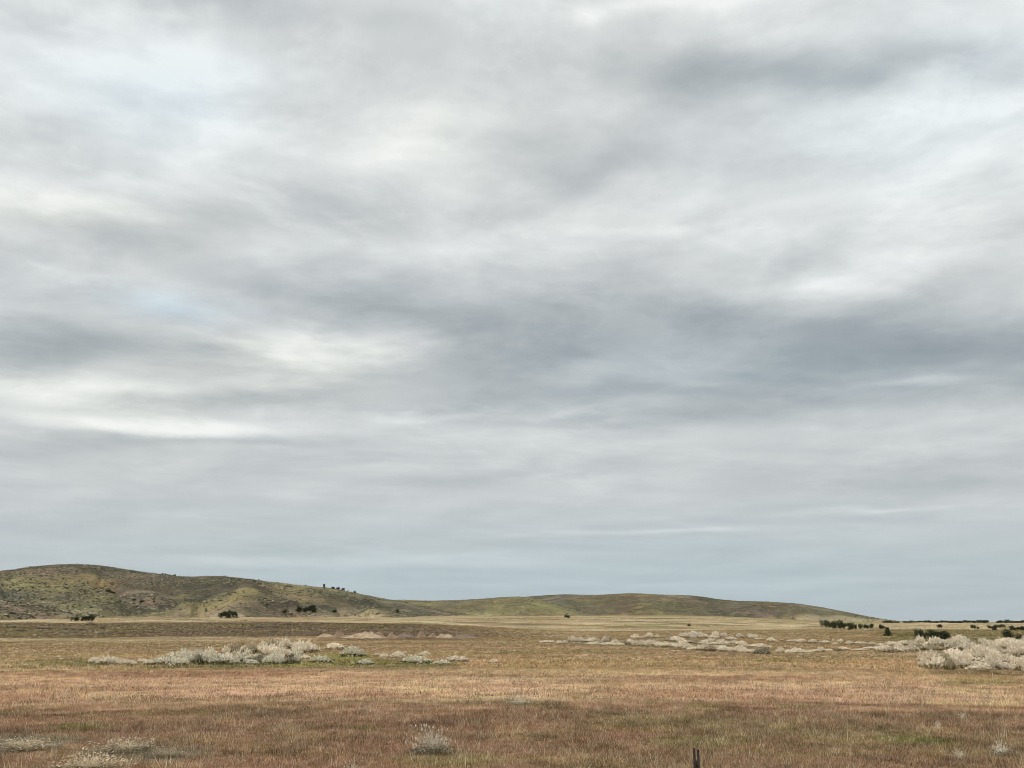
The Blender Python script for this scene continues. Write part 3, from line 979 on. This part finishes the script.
for k, a in enumerate([
    (324, 637.2, 16, 3.6, 'low pale dirt pile at the left end of the row', EARTH),
    (338, 637.2, 12, 6.2, 'reddish steep dirt pile second from the left end', REDEARTH),
    (349, 637.4, 13, 3.6, 'low reddish dirt pile left of the broad pale one', REDEARTH),
    (366, 638.2, 34, 6.5, 'broad pale dirt pile, the longest of the row', EARTH),
    (380.5, 638, 13, 6.2, 'reddish dirt pile against the right end of the broad pale one', REDEARTH),
    (392.5, 637.6, 11, 5.8, 'peaked reddish dirt pile right of the centre of the row', REDEARTH),
    (405, 637.4, 19, 3.8, 'low dark brown dirt pile between two peaked ones', DARKEARTH),
    (422, 637.4, 12, 6.0, 'peaked light brown dirt pile toward the right of the row', REDEARTH),
    (433, 637.4, 10, 4.2, 'small reddish dirt pile left of the grey one', REDEARTH),
    (445, 638, 16, 5.0, 'greyish dirt pile near the right end of the row', EARTH),
    (465, 638.2, 30, 3.0, 'flat dark dirt pile at the right end of the row', DARKEARTH)]):
    mound(*a, 900 + k)

# ------------------------------------------------------------------ steel fence post
STEEL = plain_material('weathered_steel', (0.016, 0.011, 0.009), (0.060, 0.034, 0.024), 30, 0.8, 0.0, 0.001)


def box(V, Fc, x0, x1, y0, y1, z0, z1):
    k = len(V)
    V += [(x0, y0, z0), (x1, y0, z0), (x1, y1, z0), (x0, y1, z0), (x0, y0, z1), (x1, y0, z1), (x1, y1, z1), (x0, y1, z1)]
    Fc += [(k, k + 3, k + 2, k + 1), (k + 4, k + 5, k + 6, k + 7), (k, k + 1, k + 5, k + 4), (k + 1, k + 2, k + 6, k + 5), (k + 2, k + 3, k + 7, k + 6), (k + 3, k, k + 4, k + 7)]


dp = ray(696, 748)
rp = 9.6
top_z = EYE + dp[2] / math.hypot(dp[0], dp[1]) * rp
pa = math.atan2(dp[0], dp[1]); pz = (rp * math.sin(pa), rp * math.cos(pa)); pz = (*pz, float(ground_z(np.array([pz[0]]), np.array([pz[1]]))[0]))
post = bpy.data.objects.new('fence_post', None); COL.objects.link(post)
post.location = pz; post.rotation_euler = (0, 0, math.radians(8))
tag(post, 'dark steel fence post with a split top at the bottom edge', 'post')
H = top_z - pz[2]
for sgn in (-1, 1):
    V, Fc = [], []
    a, b = (0.007, 0.026) if sgn > 0 else (-0.026, -0.007)
    box(V, Fc, a, b, -0.004, 0.004, -0.3, H - (0.0 if sgn < 0 else 0.012))
    link('flange', np_mesh('flange', V, Fc), STEEL, post)
V, Fc = [], []
box(V, Fc, -0.0069, 0.0069, 0.002, 0.034, -0.3, H - 0.10)
link('web', np_mesh('web', V, Fc), STEEL, post)
for k in range(10):
    V, Fc = [], []
    zc = H - 0.14 - 0.054 * 2 * k * 0.6
    if zc < 0.05: break
    box(V, Fc, -0.0065, 0.0065, -0.010, 0.0018, zc, zc + 0.016)
    link('stud', np_mesh('stud', V, Fc), STEEL, post)

# ------------------------------------------------------------------ sky: broken overcast over a blue sky
SUN_EL, SUN_AZ = math.radians(41), math.radians(-66)       # azimuth from the view direction, negative = left
w = bpy.data.worlds.new('World'); scene.world = w; w.use_nodes = True
nt = w.node_tree; nt.nodes.clear()
out = N(nt, 'ShaderNodeOutputWorld'); bg = N(nt, 'ShaderNodeBackground')
STRENGTH = 0.1
EMB = 0.085
bg.inputs[1].default_value = STRENGTH
nt.links.new(bg.outputs[0], out.inputs[0])
sky = N(nt, 'ShaderNodeTexSky', sky_type='NISHITA', sun_disc=False)
sky.sun_elevation = SUN_EL
sky.sun_rotation = SUN_AZ % (2 * math.pi)
tc = N(nt, 'ShaderNodeTexCoord')
nrm = N(nt, 'ShaderNodeVectorMath', operation='NORMALIZE'); nt.links.new(tc.outputs['Generated'], nrm.inputs[0])
sep = N(nt, 'ShaderNodeSeparateXYZ'); nt.links.new(nrm.outputs[0], sep.inputs[0])
dx, dy, dz = sep.outputs
az_n = math_n(nt, 'ARCTAN2', dx, dy)
el_n = math_n(nt, 'ARCSINE', dz)
# the cloud deck as a plane overhead, so that detail gets finer toward the horizon
den = math_n(nt, 'ADD', math_n(nt, 'MAXIMUM', dz, 0.0), 0.15)
cx = math_n(nt, 'DIVIDE', dx, den); cy = math_n(nt, 'DIVIDE', dy, den)
cmb = N(nt, 'ShaderNodeCombineXYZ'); nt.links.new(cx, cmb.inputs[0]); nt.links.new(cy, cmb.inputs[1])
deck = cmb.outputs[0]
# second set of coordinates for the lumpy structure: less foreshortened than the deck
lv = N(nt, 'ShaderNodeCombineXYZ')
nt.links.new(math_n(nt, 'MULTIPLY', az_n, 1.45), lv.inputs[0])
nt.links.new(math_n(nt, 'MULTIPLY', math_n(nt, 'LOGARITHM', math_n(nt, 'ADD', math_n(nt, 'MAXIMUM', el_n, 0.0), 0.12), 2.71828), 1.75), lv.inputs[1])
lump = lv.outputs[0]
qv = N(nt, 'ShaderNodeCombineXYZ'); nt.links.new(az_n, qv.inputs[0]); nt.links.new(el_n, qv.inputs[1])
wn = noise_n(nt, lump, 3.2, 10, 0.55)
wv = N(nt, 'ShaderNodeVectorMath', operation='SUBTRACT'); nt.links.new(wn.outputs['Color'], wv.inputs[0]); wv.inputs[1].default_value = (.5, .5, .5)
ws = N(nt, 'ShaderNodeVectorMath', operation='MULTIPLY'); nt.links.new(wv.outputs[0], ws.inputs[0])
wk = math_n(nt, 'MULTIPLY_ADD', math_n(nt, 'MULTIPLY', el_n, 4.0, clamp=True), 0.78, 0.22)
wc = N(nt, 'ShaderNodeCombineXYZ'); nt.links.new(math_n(nt, 'MULTIPLY', wk, 0.20), wc.inputs[0]); nt.links.new(math_n(nt, 'MULTIPLY', wk, 0.08), wc.inputs[1])
nt.links.new(wc.outputs[0], ws.inputs[1])
qa = N(nt, 'ShaderNodeVectorMath', operation='ADD'); nt.links.new(qv.outputs[0], qa.inputs[0]); nt.links.new(ws.outputs[0], qa.inputs[1])
Q = qa.outputs[0]


def azel(px, py):
    d = ray(px, py)
    return math.atan2(d[0], d[1]), math.asin(d[2])


def blob_sum(lst, start):
    acc = start
    for (px, py, rx, ry, amp, rot) in lst:
        a, e = azel(px, py)
        mp = N(nt, 'ShaderNodeMapping', vector_type='TEXTURE')
        nt.links.new(Q, mp.inputs['Vector'])
        mp.inputs['Location'].default_value = (a, e, 0)
        mp.inputs['Rotation'].default_value = (0, 0, math.radians(rot))
        mp.inputs['Scale'].default_value = (rx / 1120, ry / 1120, 1)
        dt = N(nt, 'ShaderNodeVectorMath', operation='DOT_PRODUCT')
        nt.links.new(mp.outputs[0], dt.inputs[0]); nt.links.new(mp.outputs[0], dt.inputs[1])
        g_ = math_n(nt, 'POWER', 0.36788, dt.outputs['Value'])
        acc = math_n(nt, 'MULTIPLY_ADD', g_, amp, acc)
    return acc


# general brightness by elevation
rmp = N(nt, 'ShaderNodeValToRGB')
emax = azel(512, -60)[1]
els = [(-.02, .735)] + [(azel(512, y)[1], v) for y, v in ((618, .735), (590, .745), (545, .76), (490, .785), (435, .79), (370, .77), (300, .82), (200, .86), (100, .87), (0, .855), (-60, .84))]
rmp.color_ramp.elements.remove(rmp.color_ramp.elements[0])
first = True
en = math_n(nt, 'DIVIDE', math_n(nt, 'ADD', el_n, 0.02), emax + 0.02, clamp=True)
nt.links.new(en, rmp.inputs[0])
for e, v in els:
    p_ = (e + 0.02) / (emax + 0.02)
    if first:
        elm = rmp.color_ramp.elements[0]; elm.position = p_; first = False
    else:
        elm = rmp.color_ramp.elements.new(p_)
    elm.color = (v, v, v, 1)

BL = [  # x, y, half width, half height, change in brightness, tilt
    (180, 3, 260, 17, -.09, 0), (480, 40, 90, 24, -.04, 0), (55, 35, 60, 14, -.05, 0), (165, 95, 150, 45, .05, 0), (85, 155, 75, 17, -.08, 8),
    (35, 115, 30, 12, -.05, 0), (425, 132, 75, 45, .03, 0), (400, 68, 140, 28, -.07, 0), (345, 212, 95, 24, -.09, -5),
    (178, 314, 60, 12, .03, 0), (150, 250, 190, 24, -.035, -4), (55, 205, 100, 13, .06, 0), (250, 250, 30, 8, .05, 0), (745, 74, 160, 28, -.12, -2), (900, 70, 80, 14, -.07, 0),
    (600, 110, 120, 40, -.05, 0), (575, 160, 120, 30, -.075, 5), (700, 150, 110, 18, -.05, 5), (950, 150, 130, 60, .05, 0), (680, 5, 120, 12, .06, 0),
    (560, 40, 60, 20, .02, 0), (690, 215, 190, 10, .04, 3), (300, 292, 150, 22, -.07, -6), (480, 305, 190, 22, -.10, 0), (620, 270, 120, 14, -.04, 0),
    (900, 270, 200, 18, .06, 3), (750, 345, 330, 38, -.105, 0), (620, 395, 190, 16, -.07, 3), (860, 395, 220, 14, -.07, 4), (900, 376, 45, 5, .07, 2), (990, 350, 110, 40, -.05, 0), (560, 340, 110, 26, -.05, 0),
    (340, 360, 105, 19, .11, 2), (80, 388, 100, 18, .12, 4), (40, 352, 75, 14, -.09, 0), (215, 392, 130, 9, -.09, 4),
    (165, 424, 130, 12, .12, 3), (170, 443, 150, 7, -.06, 2), (440, 418, 75, 9, .07, 0), (590, 426, 32, 5, -.07, 0), (550, 418, 50, 4, .05, 0),
    (600, 450, 170, 12, .03, 3), (920, 475, 150, 18, -.04, 0), (400, 475, 260, 20, .00, 0), (230, 510, 200, 12, -.02, 0),
    (650, 535, 95, 4, .05, 0), (870, 516, 90, 4, .05, 2), (430, 560, 120, 8, .03, 0), (250, 560, 90, 5, .03, 0), (720, 585, 160, 4, .02, 0),
]
d1 = noise_n(nt, deck, 2.2, 9, 0.60, 0.35)
d2 = noise_n(nt, lump, 4.2, 11, 0.60, 0.2)
soft = math_n(nt, 'MULTIPLY_ADD', math_n(nt, 'MULTIPLY', el_n, 4.2, clamp=True), 0.86, 0.14)    # distant deck looks smoother
dd = math_n(nt, 'MULTIPLY', math_n(nt, 'SUBTRACT', d1.outputs['Fac'], .5), 0.11)
dd = math_n(nt, 'MULTIPLY_ADD', math_n(nt, 'SUBTRACT', d2.outputs['Fac'], .5), 0.115, dd)
d3 = noise_n(nt, lump, 8.0, 9, 0.60, 0.5)                        # torn wisps where the deck thins
wi = math_n(nt, 'MULTIPLY', math_n(nt, 'MULTIPLY_ADD', d3.outputs['Fac'], 5.0, -2.6, clamp=True), math_n(nt, 'MULTIPLY_ADD', d1.outputs['Fac'], 4.0, -1.6, clamp=True))
dd = math_n(nt, 'MULTIPLY_ADD', wi, 0.06, dd)
# lumpy deck lit from above: each bank has a bright upper edge and a flat grey base
off = N(nt, 'ShaderNodeVectorMath', operation='ADD'); nt.links.new(lump, off.inputs[0]); off.inputs[1].default_value = (-0.03, 0.065, 0.0)
b1 = noise_n(nt, lump, 3.0, 9, 0.54, 0.25); b2 = noise_n(nt, off.outputs[0], 3.0, 9, 0.54, 0.25)
f1 = math_n(nt, 'MULTIPLY_ADD', b1.outputs['Fac'], 5.2, -2.1, clamp=True); f2 = math_n(nt, 'MULTIPLY_ADD', b2.outputs['Fac'], 5.2, -2.1, clamp=True)
em = math_n(nt, 'SUBTRACT', f1, f2)
dd = math_n(nt, 'MULTIPLY_ADD', em, EMB, dd)
V_ = math_n(nt, 'MULTIPLY_ADD', dd, soft, rmp.outputs[0])
BS = blob_sum([(a, b, c, d, e * (1.25 if e > 0 else 1.05), f) for a, b, c, d, e, f in BL], 0.0)
V_ = math_n(nt, 'ADD', V_, math_n(nt, 'MULTIPLY', BS, math_n(nt, 'MULTIPLY_ADD', f1, 0.55, 0.75)))
warm = blob_sum([(430, 135, 130, 60, .6, 0), (330, 365, 140, 30, .9, 0), (100, 400, 150, 45, .8, 0), (60, 215, 120, 30, .8, 0), (650, 30, 200, 60, .3, 0), (640, 215, 200, 30, .3, 0),
                 (165, 95, 140, 45, -.5, 0), (178, 316, 75, 16, -.9, 0), (900, 100, 200, 90, -.4, 0), (560, 590, 700, 60, -1.0, 0), (740, 370, 300, 40, -.4, 0), (980, 240, 80, 30, .3, 0)], 0.0)


def lin(c):
    return tuple(((v / 255 + .055) / 1.055) ** 2.4 for v in c)


cr = N(nt, 'ShaderNodeValToRGB')
nt.links.new(V_, cr.inputs[0])
stops = [(.55, (142, 149, 156)), (.66, (163, 171, 175)), (.73, (185, 191, 193)), (.80, (204, 208, 209)), (.87, (222, 226, 226)), (.96, (243, 246, 245))]
cr.color_ramp.elements[0].position = stops[0][0]; cr.color_ramp.elements[0].color = (*lin(stops[0][1]), 1)
cr.color_ramp.elements[1].position = stops[-1][0]; cr.color_ramp.elements[1].color = (*lin(stops[-1][1]), 1)
for p_, c in stops[1:-1]:
    e_ = cr.color_ramp.elements.new(p_); e_.color = (*lin(c), 1)
wr = N(nt, 'ShaderNodeValToRGB')
wf = math_n(nt, 'MULTIPLY_ADD', warm, 0.5, 0.5, clamp=True)
nt.links.new(wf, wr.inputs[0])
wr.color_ramp.elements[0].position = 0; wr.color_ramp.elements[0].color = (.90, 1.0, 1.045, 1)
wr.color_ramp.elements[1].position = 1; wr.color_ramp.elements[1].color = (1.01, 1.0, .95, 1)
e_ = wr.color_ramp.elements.new(.5); e_.color = (1, 1, 1, 1)
cm = N(nt, 'ShaderNodeVectorMath', operation='MULTIPLY'); nt.links.new(cr.outputs[0], cm.inputs[0]); nt.links.new(wr.outputs[0], cm.inputs[1])
cs = N(nt, 'ShaderNodeVectorMath', operation='SCALE'); nt.links.new(cm.outputs[0], cs.inputs[0]); 
zen = math_n(nt, 'MULTIPLY', math_n(nt, 'SUBTRACT', el_n, 0.62), 1.6, clamp=True)      # an overcast sky is brightest overhead
nt.links.new(math_n(nt, 'MULTIPLY_ADD', zen, 1.35 / STRENGTH, 1.0 / STRENGTH), cs.inputs['Scale'])
hole = blob_sum([(178, 316, 62, 13, .10, 0), (470, 10, 30, 8, .08, 0), (985, 70, 40, 20, .15, 0), (150, 95, 90, 30, .08, 0)], 0.03)
mx = N(nt, 'ShaderNodeMix', data_type='RGBA')
nt.links.new(hole, mx.inputs[0]); nt.links.new(cs.outputs[0], mx.inputs[6]); nt.links.new(sky.outputs[0], mx.inputs[7])
nt.links.new(mx.outputs[2], bg.inputs[0])

# ------------------------------------------------------------------ sun through thin cloud
sd = bpy.data.lights.new('sun', 'SUN'); sd.energy = 1.5; sd.angle = math.radians(10); sd.color = (1.0, 0.95, 0.87)
so = bpy.data.objects.new('sun', sd); COL.objects.link(so)
so.location = (-50, 30, 80)
sdir = Vector((math.sin(SUN_AZ) * math.cos(SUN_EL), math.cos(SUN_AZ) * math.cos(SUN_EL), math.sin(SUN_EL)))
so.rotation_euler = sdir.to_track_quat('Z', 'Y').to_euler()

# ------------------------------------------------------------------ picture
scene.render.engine = 'CYCLES'
scene.view_settings.view_transform = 'Standard'
scene.view_settings.look = 'None'
scene.view_settings.exposure = 0.0
scene.view_settings.gamma = 1.0
scene.view_settings.use_curve_mapping = False
scene.cycles.filter_width = 0.8
scene.cycles.max_bounces = 4
scene.cycles.diffuse_bounces = 2
scene.cycles.transmission_bounces = 2
